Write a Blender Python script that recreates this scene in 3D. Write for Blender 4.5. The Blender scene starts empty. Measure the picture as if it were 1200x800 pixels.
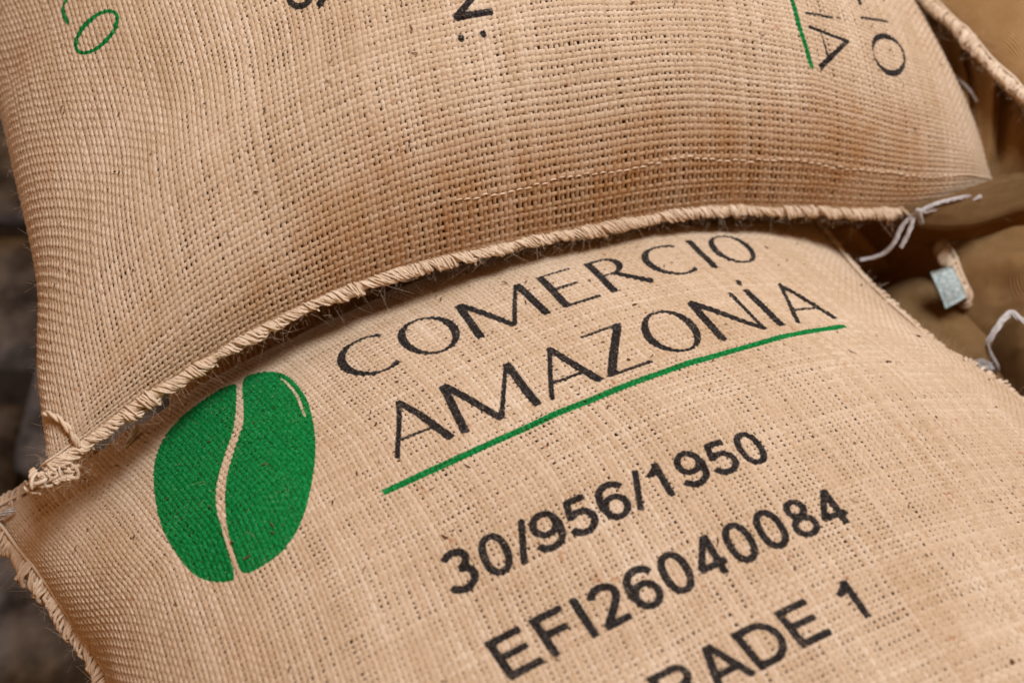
import bpy, math, random
import numpy as np
from mathutils import Vector, Matrix
random.seed(4); RNG=np.random.RandomState(11)
sc=bpy.context.scene; COL=sc.collection
# ================================================================ camera, world, lights, exposure
cam_d=bpy.data.cameras.new('camera'); cam=bpy.data.objects.new('camera',cam_d); COL.objects.link(cam); sc.camera=cam
cam_d.sensor_width=36; cam_d.lens=45.0; cam_d.clip_start=.05; cam_d.clip_end=60
cam.location=(0,-.65,1.40); cam.rotation_euler=(math.radians(90-52),0,0)
cam_d.dof.use_dof=True; cam_d.dof.focus_distance=1.02; cam_d.dof.aperture_fstop=3.0
world=bpy.data.worlds.new('World'); sc.world=world; world.use_nodes=True
bg=world.node_tree.nodes['Background']; bg.inputs[0].default_value=(1.0,.45,.13,1); bg.inputs[1].default_value=.37
def area(name,loc,target,size,power,col):
    d=bpy.data.lights.new(name,'AREA'); d.shape='RECTANGLE'; d.size,d.size_y=size; d.energy=power; d.color=col
    o=bpy.data.objects.new(name,d); COL.objects.link(o); o.location=loc
    o.rotation_euler=(Vector(target)-Vector(loc)).to_track_quat('-Z','Y').to_euler(); return o
area('skylight',(.72,.18,2.80),(.02,.05,.5),(.9,.75),67,(.94,1.0,1.06))
gl_=area('floor_fill',(-1.15,.20,.42),(-.62,.2,0),(.3,.6),.9,(.92,1.0,1.1))  # unseen fill light added low at the left to turn the floor grey
sc.view_settings.view_transform='Standard'; sc.view_settings.look='None'; sc.view_settings.exposure=0; sc.view_settings.gamma=1
sc.view_settings.use_curve_mapping=False
sc.cycles.max_bounces=6; sc.cycles.diffuse_bounces=4

# ---------------------------------------------------------------- camera model
F_PX=1500.0; PITCH=math.radians(52.0); CAM=np.array([0.0,-0.65,1.40])
FW=np.array([0,math.cos(PITCH),-math.sin(PITCH)]); RT=np.array([1.0,0,0]); UP=np.cross(RT,FW)
def at(px,py,z):
    """point at height z seen at photo pixel (px,py)"""
    d=FW+RT*((px-600)/F_PX)-UP*((py-400)/F_PX)
    return CAM+d*((z-CAM[2])/d[2])
def project(P):
    q=P-CAM; dz=q@FW
    return np.stack([600+F_PX*(q@RT)/dz,400-F_PX*(q@UP)/dz],-1),dz
def spline(pts):
    """Catmull-Rom through pts, parametrised by chord length 0..1"""
    P=np.array(pts,float)
    L=np.concatenate([[0],np.cumsum(np.linalg.norm(np.diff(P[:,:3],axis=0),axis=1))]); L/=L[-1]
    Q=np.vstack([2*P[0]-P[1],P,2*P[-1]-P[-2]]); K=np.concatenate([[2*L[0]-L[1]],L,[2*L[-1]-L[-2]]])
    def ev(u):
        u=np.clip(np.asarray(u,float),0,1); i=np.clip(np.searchsorted(L,u,side='right')-1,0,len(P)-2)
        t0,t1,t2,t3=K[i],K[i+1],K[i+2],K[i+3]; p0,p1,p2,p3=Q[i],Q[i+1],Q[i+2],Q[i+3]
        h=(t2-t1); m1=(p2-p0)/(t2-t0)[...,None]; m2=(p3-p1)/(t3-t1)[...,None]
        s=((u-t1)/h)[...,None]; h_=h[...,None]
        return (2*s**3-3*s**2+1)*p1+(s**3-2*s**2+s)*h_*m1+(-2*s**3+3*s**2)*p2+(s**3-s**2)*h_*m2
    return ev
class Noise:
    def __init__(s,seed,n=48): s.g=np.random.RandomState(seed).uniform(-1,1,(n,n)); s.n=n
    def __call__(s,x,y):
        x=np.asarray(x,float); y=np.asarray(y,float)
        i=np.floor(x).astype(int); j=np.floor(y).astype(int); a=x-i; b=y-j
        a=a*a*(3-2*a); b=b*b*(3-2*b); n=s.n; g=s.g
        return (g[i%n,j%n]*(1-a)*(1-b)+g[(i+1)%n,j%n]*a*(1-b)+g[i%n,(j+1)%n]*(1-a)*b+g[(i+1)%n,(j+1)%n]*a*b)
class Sack:
    """pillow between four seam curves: far/near run left->right, left/right run far->near"""
    def __init__(s,far,near,left,right,H,Hb,p=(2.6,2.6,2.6,2.6),q=(.55,.55,.55,.55),asp=(.30,.25),dents=(),seed=1,wr=.004,pb=None):
        s.far,s.near,s.left,s.right=[spline(c) for c in (far,near,left,right)]
        s.H,s.Hb,s.p,s.q=H,Hb,p,q; s.dents=dents; s.n=Noise(seed); s.wr=wr; s.pb=pb
        s.tabs=[s._tab(a,k) for k,a in enumerate(asp)]
    def _f(s,x,k,pp=None):                       # bulge profile, own exponents for each of the four sides
        i=2*k+(x>0); p=np.take(pp or s.p,i); q=np.take(s.q if pp is None else [max(z,.8) for z in s.q],i)
        return np.clip(1-np.abs(x)**p,0,1)**q
    def _tab(s,a,k):                       # arc-length table of the bulge profile
        x=np.sin(np.linspace(-math.pi/2,math.pi/2,4001)); y=a*s._f(x,k)
        L=np.concatenate([[0],np.cumsum(np.hypot(np.diff(x),np.diff(y)))]); return L/L[-1],x
    def __call__(s,u,v,side=1,off=0.0):
        """u,v in 0..1 arc-length-like fabric coordinates; off = distance out of the fabric"""
        u,v=np.broadcast_arrays(np.asarray(u,float),np.asarray(v,float))
        x=np.interp(u,*s.tabs[0]); y=np.interp(v,*s.tabs[1]); a=((x+1)/2)[...,None]; b=((y+1)/2)[...,None]
        a1,b1=a[...,0],b[...,0]
        F,N,L,R=s.far(a1),s.near(a1),s.left(b1),s.right(b1)
        c00,c10,c01,c11=s.far(np.array(0.)),s.far(np.array(1.)),s.near(np.array(0.)),s.near(np.array(1.))
        P=(1-b)*F+b*N+(1-a)*L+a*R-((1-a)*(1-b)*c00+a*(1-b)*c10+(1-a)*b*c01+a*b*c11)
        f=s._f(x,0)*s._f(y,1) if side>0 or not s.pb else s._f(x,0,s.pb)*s._f(y,1,s.pb)
        h=(s.H if side>0 else -s.Hb)*f
        if side>0:
            g=np.minimum(f*2.2,1)
            h=h+g*s.wr*(s.n(u*5+3,v*6)+.5*s.n(u*12,v*13+7)+.2*s.n(u*30+5,v*32))
            for (du,dv,ru,rv,ang,amp) in s.dents:
                cu,cv=u-du,v-dv; ca,sa=math.cos(ang),math.sin(ang)
                e=((cu*ca+cv*sa)/ru)**2+((-cu*sa+cv*ca)/rv)**2
                h=h+amp*np.exp(-e)*g
        P=P.copy(); P[...,2]+=h
        return P
def normals(P):
    du=np.gradient(P,axis=0); dv=np.gradient(P,axis=1); n=np.cross(du,dv); n/=np.linalg.norm(n,axis=-1,keepdims=True)+1e-12
    return n
class Locator:
    """photo pixel -> fabric coordinate on the visible side of a sack"""
    def __init__(s,S,nu=500,nv=500):
        s.S=S; u=np.linspace(0,1,nu); v=np.linspace(0,1,nv); U,V=np.meshgrid(u,v,indexing='ij')
        P=S(U,V); n=normals(P); px,d=project(P); vis=np.einsum('ijk,ijk->ij',n,P-CAM)
        if n[nu//2,nv//2,2]<0: vis=-vis
        s.U,s.V,s.px,s.vis=U,V,px,vis<0
    def __call__(s,x,y):
        d=(s.px[...,0]-x)**2+(s.px[...,1]-y)**2; d=np.where(s.vis,d,1e12); k=np.unravel_index(np.argmin(d),d.shape)
        u,v=s.U[k],s.V[k]
        for _ in range(5):
            e=1e-4; uu=np.array([u,u+e,u]); vv=np.array([v,v,v+e]); q,_d=project(s.S(uu,vv))
            J=np.stack([(q[1]-q[0])/e,(q[2]-q[0])/e],1)
            try: st=np.linalg.solve(J,np.array([x,y])-q[0])
            except np.linalg.LinAlgError: break
            m=np.abs(st).max()
            if m>.02: st*=.02/m
            u+=st[0]; v+=st[1]
        return u,v
# ---------------------------------------------------------------- the two printed sacks
e1=np.array([.897,.442,0]); e2=np.array([.442,-.897,0])
zf=.44
_fl=at(-8,604,zf); _fr=at(940,246,zf+.01)
front=Sack(
 far=[_fl,at(300,450,zf-.01),at(600,325,zf-.01),_fr],
 left=[_fl,at(25,648,zf),at(60,692,zf),at(95,745,zf),at(130,800,zf),at(130,800,zf)+.25*e2-.02*e1,_fl+.95*e2],
 right=[_fr,at(1012,331,zf+.02),at(1092,404,zf+.025),at(1196,474,zf+.02),at(1196,474,zf+.02)+.3*e2,_fr+.95*e2+.05*e1],
 near=[_fl+.95*e2,_fl+.95*e2+.4*e1+.03*e2,_fr+.95*e2+.05*e1],
 H=.152,Hb=.11,dents=((.12,.06,.12,.10,0,-.035),),p=(2.9,2.3,5.0,4.0),q=(.5,.8,.5,.5),wr=.0045,seed=3)
_ul=at(58,548,.572); _ur=at(1168,222,.48)
upper=Sack(
 near=[_ul,at(190,455,.58),at(300,387,.587),at(420,335,.588),at(550,297,.585),at(700,266,.57),at(830,246,.55),at(940,245,.53),at(1060,246,.505),_ur],
 left=[at(-150,-200,.58),at(-60,0,.60),at(-3,120,.60),at(20,210,.60),at(47,340,.59),at(47,440,.58),_ul],
 right=[at(900,-260,.56),at(1000,-70,.55),at(1045,0,.54),at(1100,90,.52),at(1140,160,.50),_ur],
 far=[at(-150,-200,.58),at(500,-240,.57),at(900,-260,.56)],
 H=.205,Hb=.13,p=(1.9,2.4,2.4,4.0),q=(.58,.6,.55,.5),pb=(2.4,2.3,2.6,.9),wr=.0055,seed=8,dents=((.03,.60,.05,.03,.3,-.012),(.08,.45,.10,.05,-.4,-.010)))
# ================================================================ helpers: objects and tags
def empty(name,loc,label,cat,group=None):
    o=bpy.data.objects.new(name,None); COL.objects.link(o); o.location=loc; o.empty_display_size=.05
    o['label']=label; o['category']=cat
    if group: o['group']=group
    return o
def mesh_obj(name,V,Fq,mat,parent=None,smooth=True,attrs=None,uv=None):
    """one mesh object from numpy arrays; world coordinates; Fq (n,4) or (n,3)"""
    V=np.asarray(V,np.float32); Fq=np.asarray(Fq,np.int32); k=Fq.shape[1]
    if parent is not None: V=V-np.array(parent.matrix_world.translation if parent.parent else parent.location,np.float32)
    me=bpy.data.meshes.new(name); me.vertices.add(len(V)); me.vertices.foreach_set('co',V.ravel())
    me.loops.add(Fq.size); me.loops.foreach_set('vertex_index',Fq.ravel()); me.polygons.add(len(Fq))
    me.polygons.foreach_set('loop_start',np.arange(0,Fq.size,k,dtype=np.int32))
    if smooth: me.polygons.foreach_set('use_smooth',np.ones(len(Fq),bool))
    me.update(calc_edges=True)
    for n,a in (attrs or {}).items():
        at_=me.attributes.new(n,'FLOAT','POINT'); at_.data.foreach_set('value',np.asarray(a,np.float32))
    if uv is not None:
        l=me.uv_layers.new(name='UVMap'); l.data.foreach_set('uv',np.asarray(uv,np.float32)[Fq.ravel()].ravel())
    me.materials.append(mat)
    o=bpy.data.objects.new(name,me); COL.objects.link(o)
    if parent is not None: o.parent=parent
    return o
def grid_faces(nu,nv,base=0):
    i,j=np.meshgrid(np.arange(nu-1),np.arange(nv-1),indexing='ij'); a=(i*nv+j).ravel()+base
    return np.stack([a,a+nv,a+nv+1,a+1],1)
class Tubes:
    """collects many thin tubes into one mesh"""
    def __init__(s): s.V=[];s.F=[];s.T=[];s.n=0
    def add(s,P,r,sides=5,tone=0.,cap=True):
        P=np.asarray(P,float); n=len(P); r=np.broadcast_to(np.asarray(r,float),(n,))
        t=np.gradient(P,axis=0); t/=np.linalg.norm(t,axis=1,keepdims=True)+1e-12
        ref=np.array([0,0,1.]) if abs(t[:,2]).mean()<.9 else np.array([1.,0,0])
        a=np.cross(t,ref); a/=np.linalg.norm(a,axis=1,keepdims=True)+1e-12; b=np.cross(t,a)
        ph=np.arange(sides)*2*math.pi/sides
        ring=P[:,None]+r[:,None,None]*(np.cos(ph)[None,:,None]*a[:,None]+np.sin(ph)[None,:,None]*b[:,None])
        s.V.append(ring.reshape(-1,3))
        i,j=np.meshgrid(np.arange(n-1),np.arange(sides),indexing='ij'); j2=(j+1)%sides
        s.F.append((np.stack([i*sides+j,i*sides+j2,(i+1)*sides+j2,(i+1)*sides+j],-1).reshape(-1,4)+s.n))
        s.T.append(np.full(n*sides,tone)); s.n+=n*sides
        if cap and sides==4:
            s.F.append(np.array([[0,1,2,3],[(n-1)*4+3,(n-1)*4+2,(n-1)*4+1,(n-1)*4]])+s.n-n*sides)
    def build(s,name,mat,parent,kind=None):
        o=mesh_obj(name,np.vstack(s.V),np.vstack(s.F),mat,parent,attrs={'tone':np.concatenate(s.T)})
        if kind: o['kind']=kind
        return o
# ================================================================ materials (all node based)
def new_mat(name):
    m=bpy.data.materials.new(name); m.use_nodes=True; nt=m.node_tree; nt.nodes.clear()
    out=nt.nodes.new('ShaderNodeOutputMaterial'); b=nt.nodes.new('ShaderNodeBsdfPrincipled'); nt.links.new(b.outputs[0],out.inputs[0])
    b.inputs['Roughness'].default_value=.9; b.inputs['Specular IOR Level'].default_value=.15
    return m,nt,b
class NB:
    def __init__(s,nt): s.nt=nt
    def n(s,t,**k):
        x=s.nt.nodes.new(t)
        for a,b in k.items(): setattr(x,a,b)
        return x
    def link(s,a,b): s.nt.links.new(a,b)
    def val(s,x,sock):
        if hasattr(x,'is_output') or isinstance(x,bpy.types.NodeSocket): s.link(x,sock)
        else: sock.default_value=x
    def math(s,op,a,b=0.,clamp=False):
        x=s.n('ShaderNodeMath',operation=op,use_clamp=clamp); s.val(a,x.inputs[0]); s.val(b,x.inputs[1]); return x.outputs[0]
    def attr(s,name): return s.n('ShaderNodeAttribute',attribute_name=name).outputs['Fac']
    def noise(s,scale,detail=2.,rough=.5,vec=None,dim='3D'):
        x=s.n('ShaderNodeTexNoise',noise_dimensions=dim); x.inputs['Scale'].default_value=scale; x.inputs['Detail'].default_value=detail; x.inputs['Roughness'].default_value=rough
        if vec is not None: s.link(vec,x.inputs['Vector'])
        return x.outputs['Fac']
    def ramp(s,f,stops):
        x=s.n('ShaderNodeValToRGB'); s.link(f,x.inputs[0]); e=x.color_ramp.elements
        while len(e)<len(stops): e.new(.5)
        for k,(p,c) in enumerate(stops): e[k].position=p; e[k].color=(*c,1) if len(c)==3 else c
        return x.outputs[0]
    def mix(s,f,a,b,mode='MIX'):
        x=s.n('ShaderNodeMix',data_type='RGBA',blend_type=mode); s.val(f,x.inputs[0])
        s.val(a if not isinstance(a,tuple) else (*a,1),x.inputs[6]); s.val(b if not isinstance(b,tuple) else (*b,1),x.inputs[7]); return x.outputs[2]
    def mapr(s,x,a,b,c,d):
        m=s.n('ShaderNodeMapRange'); s.val(x,m.inputs[0])
        for i,v in zip((1,2,3,4),(a,b,c,d)): m.inputs[i].default_value=v
        return m.outputs[0]
    def bump(s,h,strength,dist,b):
        x=s.n('ShaderNodeBump'); x.inputs['Strength'].default_value=strength; x.inputs['Distance'].default_value=dist; s.link(h,x.inputs['Height']); s.link(x.outputs[0],b.inputs['Normal'])
JUTE=[(0.0,(.34,.20,.10)),(.35,(.53,.37,.23)),(.7,(.65,.49,.345)),(1.0,(.78,.645,.50))]
def jute_mat(name,printed=False,shift=0.,sat=1.0):
    m,nt,b=new_mat(name); N=NB(nt); geo=N.n('ShaderNodeTexCoord').outputs['Object']
    tone=N.attr('tone')
    big=N.noise(9,3,.55,geo); mid=N.noise(55,3,.6,geo); sv=N.n('ShaderNodeCombineXYZ'); N.link(N.math('MULTIPLY',N.attr('along'),450.),sv.inputs[0]); N.link(N.math('ADD',N.math('MULTIPLY',N.attr('across'),2600.),N.math('MULTIPLY',N.attr('along'),700.)),sv.inputs[1]); N.link(N.math('MULTIPLY',tone,91.),sv.inputs[2])
    fine=N.math('ADD',N.math('MULTIPLY',N.noise(1.,2,.6,sv.outputs[0]),.6),N.math('MULTIPLY',N.noise(1400,2,.6,geo),.4))
    f=N.math('ADD',N.math('MULTIPLY',tone,.30),N.math('ADD',N.math('MULTIPLY',big,.55),N.math('ADD',N.math('MULTIPLY',mid,.28),N.math('MULTIPLY',fine,.85))))
    f=N.math('ADD',f,-.40+shift)
    col=N.ramp(f,JUTE)
    # scattered rusty bark flecks in the yarn
    fl=N.noise(130,1,.4,geo); fl=N.mapr(fl,.72,.78,0,.55); col=N.mix(fl,col,(.42,.17,.07))
    if printed: col=N.mix(N.math('MULTIPLY',N.attr('stain_shade'),N.mapr(N.noise(70,4,.65,geo),.35,.65,.25,.85)),col,(.44,.215,.07))  # orange blotches: discoloration and shade mixed into the yarn colour
    if sat!=1.0:
        h=N.n('ShaderNodeHueSaturation'); h.inputs['Saturation'].default_value=sat; N.link(col,h.inputs['Color']); col=h.outputs[0]
    if printed:
        jit=N.math('MULTIPLY',N.math('SUBTRACT',N.noise(420,2,.6,geo),.5),.16); hgt=N.attr('lift')
        worn=N.noise(480,3,.7,geo); patch=N.noise(28,2,.5,geo)
        for an,ic,lo,full in (('ink_green',[(0,(.0,.10,.02)),(.5,(.0,.19,.04)),(1,(.015,.29,.08))],.66,.99),('ink_black',[(0,(.007,.007,.008)),(.55,(.016,.015,.017)),(1,(.06,.055,.055))],.62,.98)):
            d=N.math('ADD',N.attr(an),jit); a=N.mapr(d,.03,-.05,0,1)
            w=N.math('ADD',worn,N.math('MULTIPLY',patch,.22)); cov=N.mapr(w,lo+.08,lo+.24,full,.5)
            low=N.mapr(hgt,-.95,-.3,.70,1.0)               # ink does not reach into the gaps
            a=N.math('MULTIPLY',a,N.math('MULTIPLY',cov,low)); col=N.mix(a,col,N.ramp(N.noise(330,2,.6,geo),[(p*.5+.25,c) for p,c in ic]))
    N.link(col,b.inputs['Base Color']); b.inputs['Specular IOR Level'].default_value=.03; b.inputs['Roughness'].default_value=1.0
    N.bump(fine,.9,.0013,b)
    return m
def plain_mat(name,col,rough=.9,var=.25,scale=60,bump=0.,bscale=300):
    m,nt,b=new_mat(name); N=NB(nt); geo=N.n('ShaderNodeTexCoord').outputs['Object']
    lo=tuple(c*(1-var) for c in col); hi=tuple(min(1,c*(1+var)) for c in col)
    N.link(N.ramp(N.noise(scale,4,.6,geo),[(.3,lo),(.7,hi)]),b.inputs['Base Color']); b.inputs['Roughness'].default_value=rough
    if bump: N.bump(N.noise(bscale,3,.6,geo),bump,.002,b)
    return m
def burlap_mat(name,n_u,n_v,shift=0.):
    """woven jute for sacks too blurred to show single yarns: weave relief from the fabric's own UVs"""
    m,nt,b=new_mat(name); N=NB(nt); geo=N.n('ShaderNodeTexCoord').outputs['Object']; uv=N.n('ShaderNodeTexCoord').outputs['UV']
    s=N.n('ShaderNodeSeparateXYZ'); N.link(uv,s.inputs[0])
    w=N.math('MULTIPLY',N.math('SUBTRACT',N.noise(60,2,.5,geo),.5),2.0)
    a=N.math('ADD',N.math('MULTIPLY',s.outputs[0],n_u*math.pi),w); c=N.math('ADD',N.math('MULTIPLY',s.outputs[1],n_v*math.pi),w)
    su=N.math('ABSOLUTE',N.math('SINE',a)); sv=N.math('ABSOLUTE',N.math('SINE',c))
    h=N.math('MULTIPLY',su,sv)
    f=N.math('ADD',N.math('MULTIPLY',N.noise(11,5,.65,geo),.85),N.math('ADD',N.math('MULTIPLY',N.noise(70,3,.6,geo),.35),-.10+shift))
    BR=[(0.,(.20,.10,.035)),(.4,(.44,.25,.10)),(.75,(.60,.37,.175)),(1.,(.68,.47,.27))]
    N.link(N.mix(N.mapr(h,.0,.45,.5,0),N.ramp(f,BR),(.20,.11,.045)),b.inputs['Base Color'])
    N.bump(h,.9,.002,b); return m
# ================================================================ printed lettering: outlines as polygons in cap-height units
def ell(cx,cy,rx,ry,a0,a1,n=22):
    a=np.radians(np.linspace(a0,a1,n)); return [(cx+rx*math.cos(t),cy+ry*math.sin(t)) for t in a]
def stroke(pts,w0,w1=None):
    """polyline thickened to a polygon with square ends"""
    P=np.array(pts,float); w=np.linspace(w0,w0 if w1 is None else w1,len(P))/2
    t=np.gradient(P,axis=0) if len(P)>2 else np.repeat((P[1]-P[0])[None],2,0)
    t/=np.linalg.norm(t,axis=1,keepdims=True); n=np.stack([-t[:,1],t[:,0]],1)
    return np.vstack([P+n*w[:,None],(P-n*w[:,None])[::-1]])
def modarc(cx,cy,rx,ry,a0,a1,thick,thin,n=40):
    """open arc whose weight swells left and right, as a broad-nib letter does"""
    a=np.radians(np.linspace(a0,a1,n)); P=np.stack([cx+rx*np.cos(a),cy+ry*np.sin(a)],1); w=(thin+(thick-thin)*np.abs(np.cos(a))**1.3)/2
    t=np.gradient(P,axis=0); t/=np.linalg.norm(t,axis=1,keepdims=True); nn=np.stack([-t[:,1],t[:,0]],1)
    return np.vstack([P+nn*w[:,None],(P-nn*w[:,None])[::-1]])
def ring(cx,cy,rx,ry,tx,ty,n=48,e=2.0):
    a=np.linspace(0,2*math.pi,n,endpoint=False); c,s_=np.cos(a),np.sin(a); g=lambda q:np.sign(q)*np.abs(q)**(2/e)
    return [np.stack([cx+rx*g(c),cy+ry*g(s_)],1),np.stack([cx+(rx-tx)*g(c),cy+(ry-ty)*g(s_)],1)]
W=.178; h=W/2
def sans(ch):
    S=lambda p,w=W:[stroke(p,w)]
    if ch=='0': return [ring(.36,.5,.33,.515,W,W*.92,e=2.25)],.777
    if ch=='1': return [S([(.43,0),(.43,1)]),S([(.43,.90),(.28,.765),(.15,.69)],W*.95)],.777
    if ch=='2': return [S(ell(.355,.70,.255,.235,168,-20)+[(.50,.49),(.30,.28),(.15,.12)]),S([(.05,h),(.64,h)])],.777
    if ch=='3': return [S(ell(.33,.735,.225,.20,158,-90)),S(ell(.335,.305,.26,.235,90,-165))],.777
    if ch=='4': return [S([(.47,.95),(.08,.30)],W*.9),S([(.02,.285),(.69,.285)],W*.95),S([(.50,0),(.50,1)])],.777
    if ch=='5': return [S([(.16,1-h),(.62,1-h)]),S([(.215,1-h*.4),(.13,.46)],W*.95),S(ell(.345,.335,.27,.265,140,-165))],.777
    if ch=='6': return [ring(.375,.335,.335,.345,W,W*.92),S(ell(.40,.60,.315,.335,28,150)+[(.095,.60),(.085,.45),(.09,.34)])],.777
    if ch=='9':
        g,_=sans('6'); return [[np.array([[.74-x,1-y] for x,y in l]) for l in grp] for grp in g],.777
    if ch=='8': return [ring(.36,.74,.285,.27,W,W*.88),ring(.36,.285,.335,.30,W,W*.92)],.777
    if ch=='/': return [S([(.03,-.02),(.36,1.02)],W*.9)],.39
    if ch=='E': return [S([(.11+h-.02,0),(.11+h-.02,1)]),S([(.1,1-h),(.83,1-h)]),S([(.1,.52),(.78,.52)],W*.92),S([(.1,h),(.86,h)])],.93
    if ch=='F': return [S([(.11+h-.02,0),(.11+h-.02,1)]),S([(.1,1-h),(.78,1-h)]),S([(.1,.51),(.70,.51)],W*.95)],.853
    if ch=='I': return [S([(.19,0),(.19,1)],W*1.05)],.388
    if ch=='G': return [S(ell(.54,.5,.44,.44,35,330,34)),S([(.55,.47),(.99,.47)]),S([(.92,.47),(.92,.14)])],1.09
    if ch=='R': return [S([(.17,0),(.17,1)]),S([(.15,1-h),(.58,1-h)]+ell(.62,.735,.20,.195,80,-80,14)+[(.58,.50),(.15,.50)],W*.92),S([(.55,.50),(.70,.38),(.90,0)],W*.98)],1.0
    if ch=='A': return [S([(.09,0),(.465,1)]),S([(.86,0),(.485,1)]),S([(.22,.34),(.73,.34)],W*.9)],.93
    if ch=='D': return [S([(.17,0),(.17,1)]),S([(.15,1-h),(.45,1-h)]+ell(.48,.5,.40,.42,80,-80,24)+[(.45,h),(.15,h)],W*.95)],1.0
    if ch=='N': return [S([(.16,0),(.16,1)]),S([(.16,.95),(.84,.05)],W*.95),S([(.84,0),(.84,1)])],1.0
    if ch==':': return [S([(.19,0),(.19,.16)],.17),S([(.19,.56),(.19,.72)],.17)],.388
TK,TN=.145,.06
def roman(ch,x0,x1):
    """flared classical capitals of the trading name, drawn between x0 and x1"""
    w=x1-x0; X=lambda a:x0+a*w
    S=lambda a,b,wa,wb=None:[stroke([a,((a[0]+b[0])/2,(a[1]+b[1])/2),b],wa,wb)]
    if ch=='C': return [[modarc(X(.60),.5,.60*w-.06,.47,52,308,TK,.06)]]
    if ch=='O': return [ring((x0+x1)/2,.5,w/2,.51,TK,.06)]
    if ch=='M': return [S((X(.045),0),(X(.09),1),TK,TK*.9),S((X(.10),1),(X(.5),.02),TK,TK*.85),S((X(.5),.02),(X(.90),1),.085,.07),S((X(.90),1),(X(.955),0),TK,TK)]
    if ch=='E': return [S((X(.09),0),(X(.09),1),TK),S((X(.05),.975),(X(.93),.975),.065,.075),S((X(.05),.52),(X(.80),.52),.06,.065),S((X(.05),.03),(X(1.0),.03),.065,.085)]
    if ch=='R': return [S((X(.09),0),(X(.09),1),TK),[stroke([(X(.05),.97),(X(.38),.97)]+ell(X(.38),.74,.30*w,.23,88,-88,16)+[(X(.36),.51),(X(.15),.50)],.06)],[modarc(X(.38),.74,.27*w,.23,70,-70,TK*.95,.05,20)],S((X(.40),.50),(X(.98),.02),TK*.8,TK)]
    if ch=='I': return [S(((x0+x1)/2,0),((x0+x1)/2,1),TK)]
    if ch=='A': return [S((X(.03),0),(X(.53),1),.085,.08),S((X(.50),1),(X(.955),0),TK*.8,TK),S((X(.2),.30),(X(.80),.30),.058)]
    if ch=='Z': return [S((X(.06),.97),(X(.98),.97),.065,.06),S((X(.90),.98),(X(.10),.02),TK,TK),S((X(.02),.03),(X(1.0),.03),.06,.08)]
    if ch=='N': return [S((X(.07),0),(X(.07),1),TK),S((X(.05),.99),(X(.95),.02),TK,TK*.8),S((X(.95),.0),(X(.95),1),.075,.085)]
    if ch=='´': return [S(((x0+x1)/2-.01,1.10),((x0+x1)/2+.05,1.27),.07,.12)]
class Print:
    """signed distance (cm of cloth) to printed shapes, kept per ink in fabric coordinates"""
    def __init__(s,loc,su,sv): s.loc,s.su,s.sv=loc,su,sv; s.g={'ink_black':[],'ink_green':[]}
    def uv(s,p): u,v=s.loc(p[0],p[1]); return np.array([u*s.su,v*s.sv])
    def add(s,ink,loops): s.g[ink].append([np.asarray(l,float) for l in loops])
    def frame(s,xs_b,px_b,xs_t,px_t):
        """map (x, y in 0..1) of a line of text to fabric cm, fitted to where its letters stand"""
        B=np.array([s.uv(p) for p in px_b]); T=np.array([s.uv(p) for p in px_t])
        db=2 if len(B)>4 else 1; dt=2 if len(T)>4 else 1
        cb=[np.polyfit(xs_b,B[:,k],db) for k in (0,1)]; ct=[np.polyfit(xs_t,T[:,k],dt) for k in (0,1)]
        def f(pts):
            pts=np.asarray(pts,float); x,y=pts[:,0],pts[:,1]
            b=np.stack([np.polyval(c,x) for c in cb],1); t=np.stack([np.polyval(c,x) for c in ct],1); return b+(t-b)*y[:,None]
        return f
    def affine(s,o,xd,yd):
        """frame from the pixels of the origin, the unit-x end and the cap-height end"""
        O,X,Y=s.uv(o),s.uv(xd),s.uv(yd)
        return lambda pts:O+np.asarray(pts,float)[:,:1]*(X-O)+np.asarray(pts,float)[:,1:2]*(Y-O)
    @staticmethod
    def dense(l):
        l=np.asarray(l); out=[]
        for a,b in zip(l,np.roll(l,-1,0)):
            n=max(1,int(np.hypot(*(b-a))/.12)); out+= [a+(b-a)*k/n for k in range(n)]
        return np.array(out)
    def put(s,ink,groups,f):
        for g in groups: s.add(ink,[f(s.dense(l)) for l in (g if isinstance(g,list) else [g])])
    def text(s,ink,txt,f,x=0.,gaps={}):
        for k,ch in enumerate(txt):
            if ch==' ': x+=.39; continue
            g,adv=sans(ch); x+=gaps.get(k,0); s.put(ink,[[np.asarray(l)+np.array([x,0]) for l in grp] for grp in g],f); x+=adv
    def poly_px(s,ink,loops,f=None):
        s.add(ink,[np.array([s.uv(p) for p in l]) for l in loops])
    def evaluate(s,U,V):
        Q=np.stack([U.ravel()*s.su,V.ravel()*s.sv],1); res={}
        for ink,gs in s.g.items():
            d=np.full(len(Q),1.0)
            for loops in gs:
                A=np.vstack(loops); lo,hi=A.min(0)-.5,A.max(0)+.5
                idx=np.nonzero((Q[:,0]>lo[0])&(Q[:,0]<hi[0])&(Q[:,1]>lo[1])&(Q[:,1]<hi[1]))[0]
                if not len(idx): continue
                a=np.vstack(loops); b=np.vstack([np.roll(l,-1,0) for l in loops]); e=b-a; L2=(e**2).sum(1)+1e-12
                for c in range(0,len(idx),20000):
                    ii=idx[c:c+20000]; q=Q[ii]
                    w=q[:,None]-a[None]; t=np.clip((w*e).sum(2)/L2,0,1); dd=np.sqrt((((w-t[...,None]*e)**2).sum(2)).min(1))
                    y0,y1=a[:,1][None],b[:,1][None]; cond=(y0>q[:,1:2])!=(y1>q[:,1:2])
                    xi=a[:,0][None]+(q[:,1:2]-y0)*(e[:,0][None])/np.where(np.abs(y1-y0)<1e-12,1e-12,y1-y0)
                    ins=((cond&(q[:,0:1]<xi)).sum(1)%2)==1
                    d[ii]=np.minimum(d[ii],np.where(ins,-dd,dd))
            res[ink]=d
        return res
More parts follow.
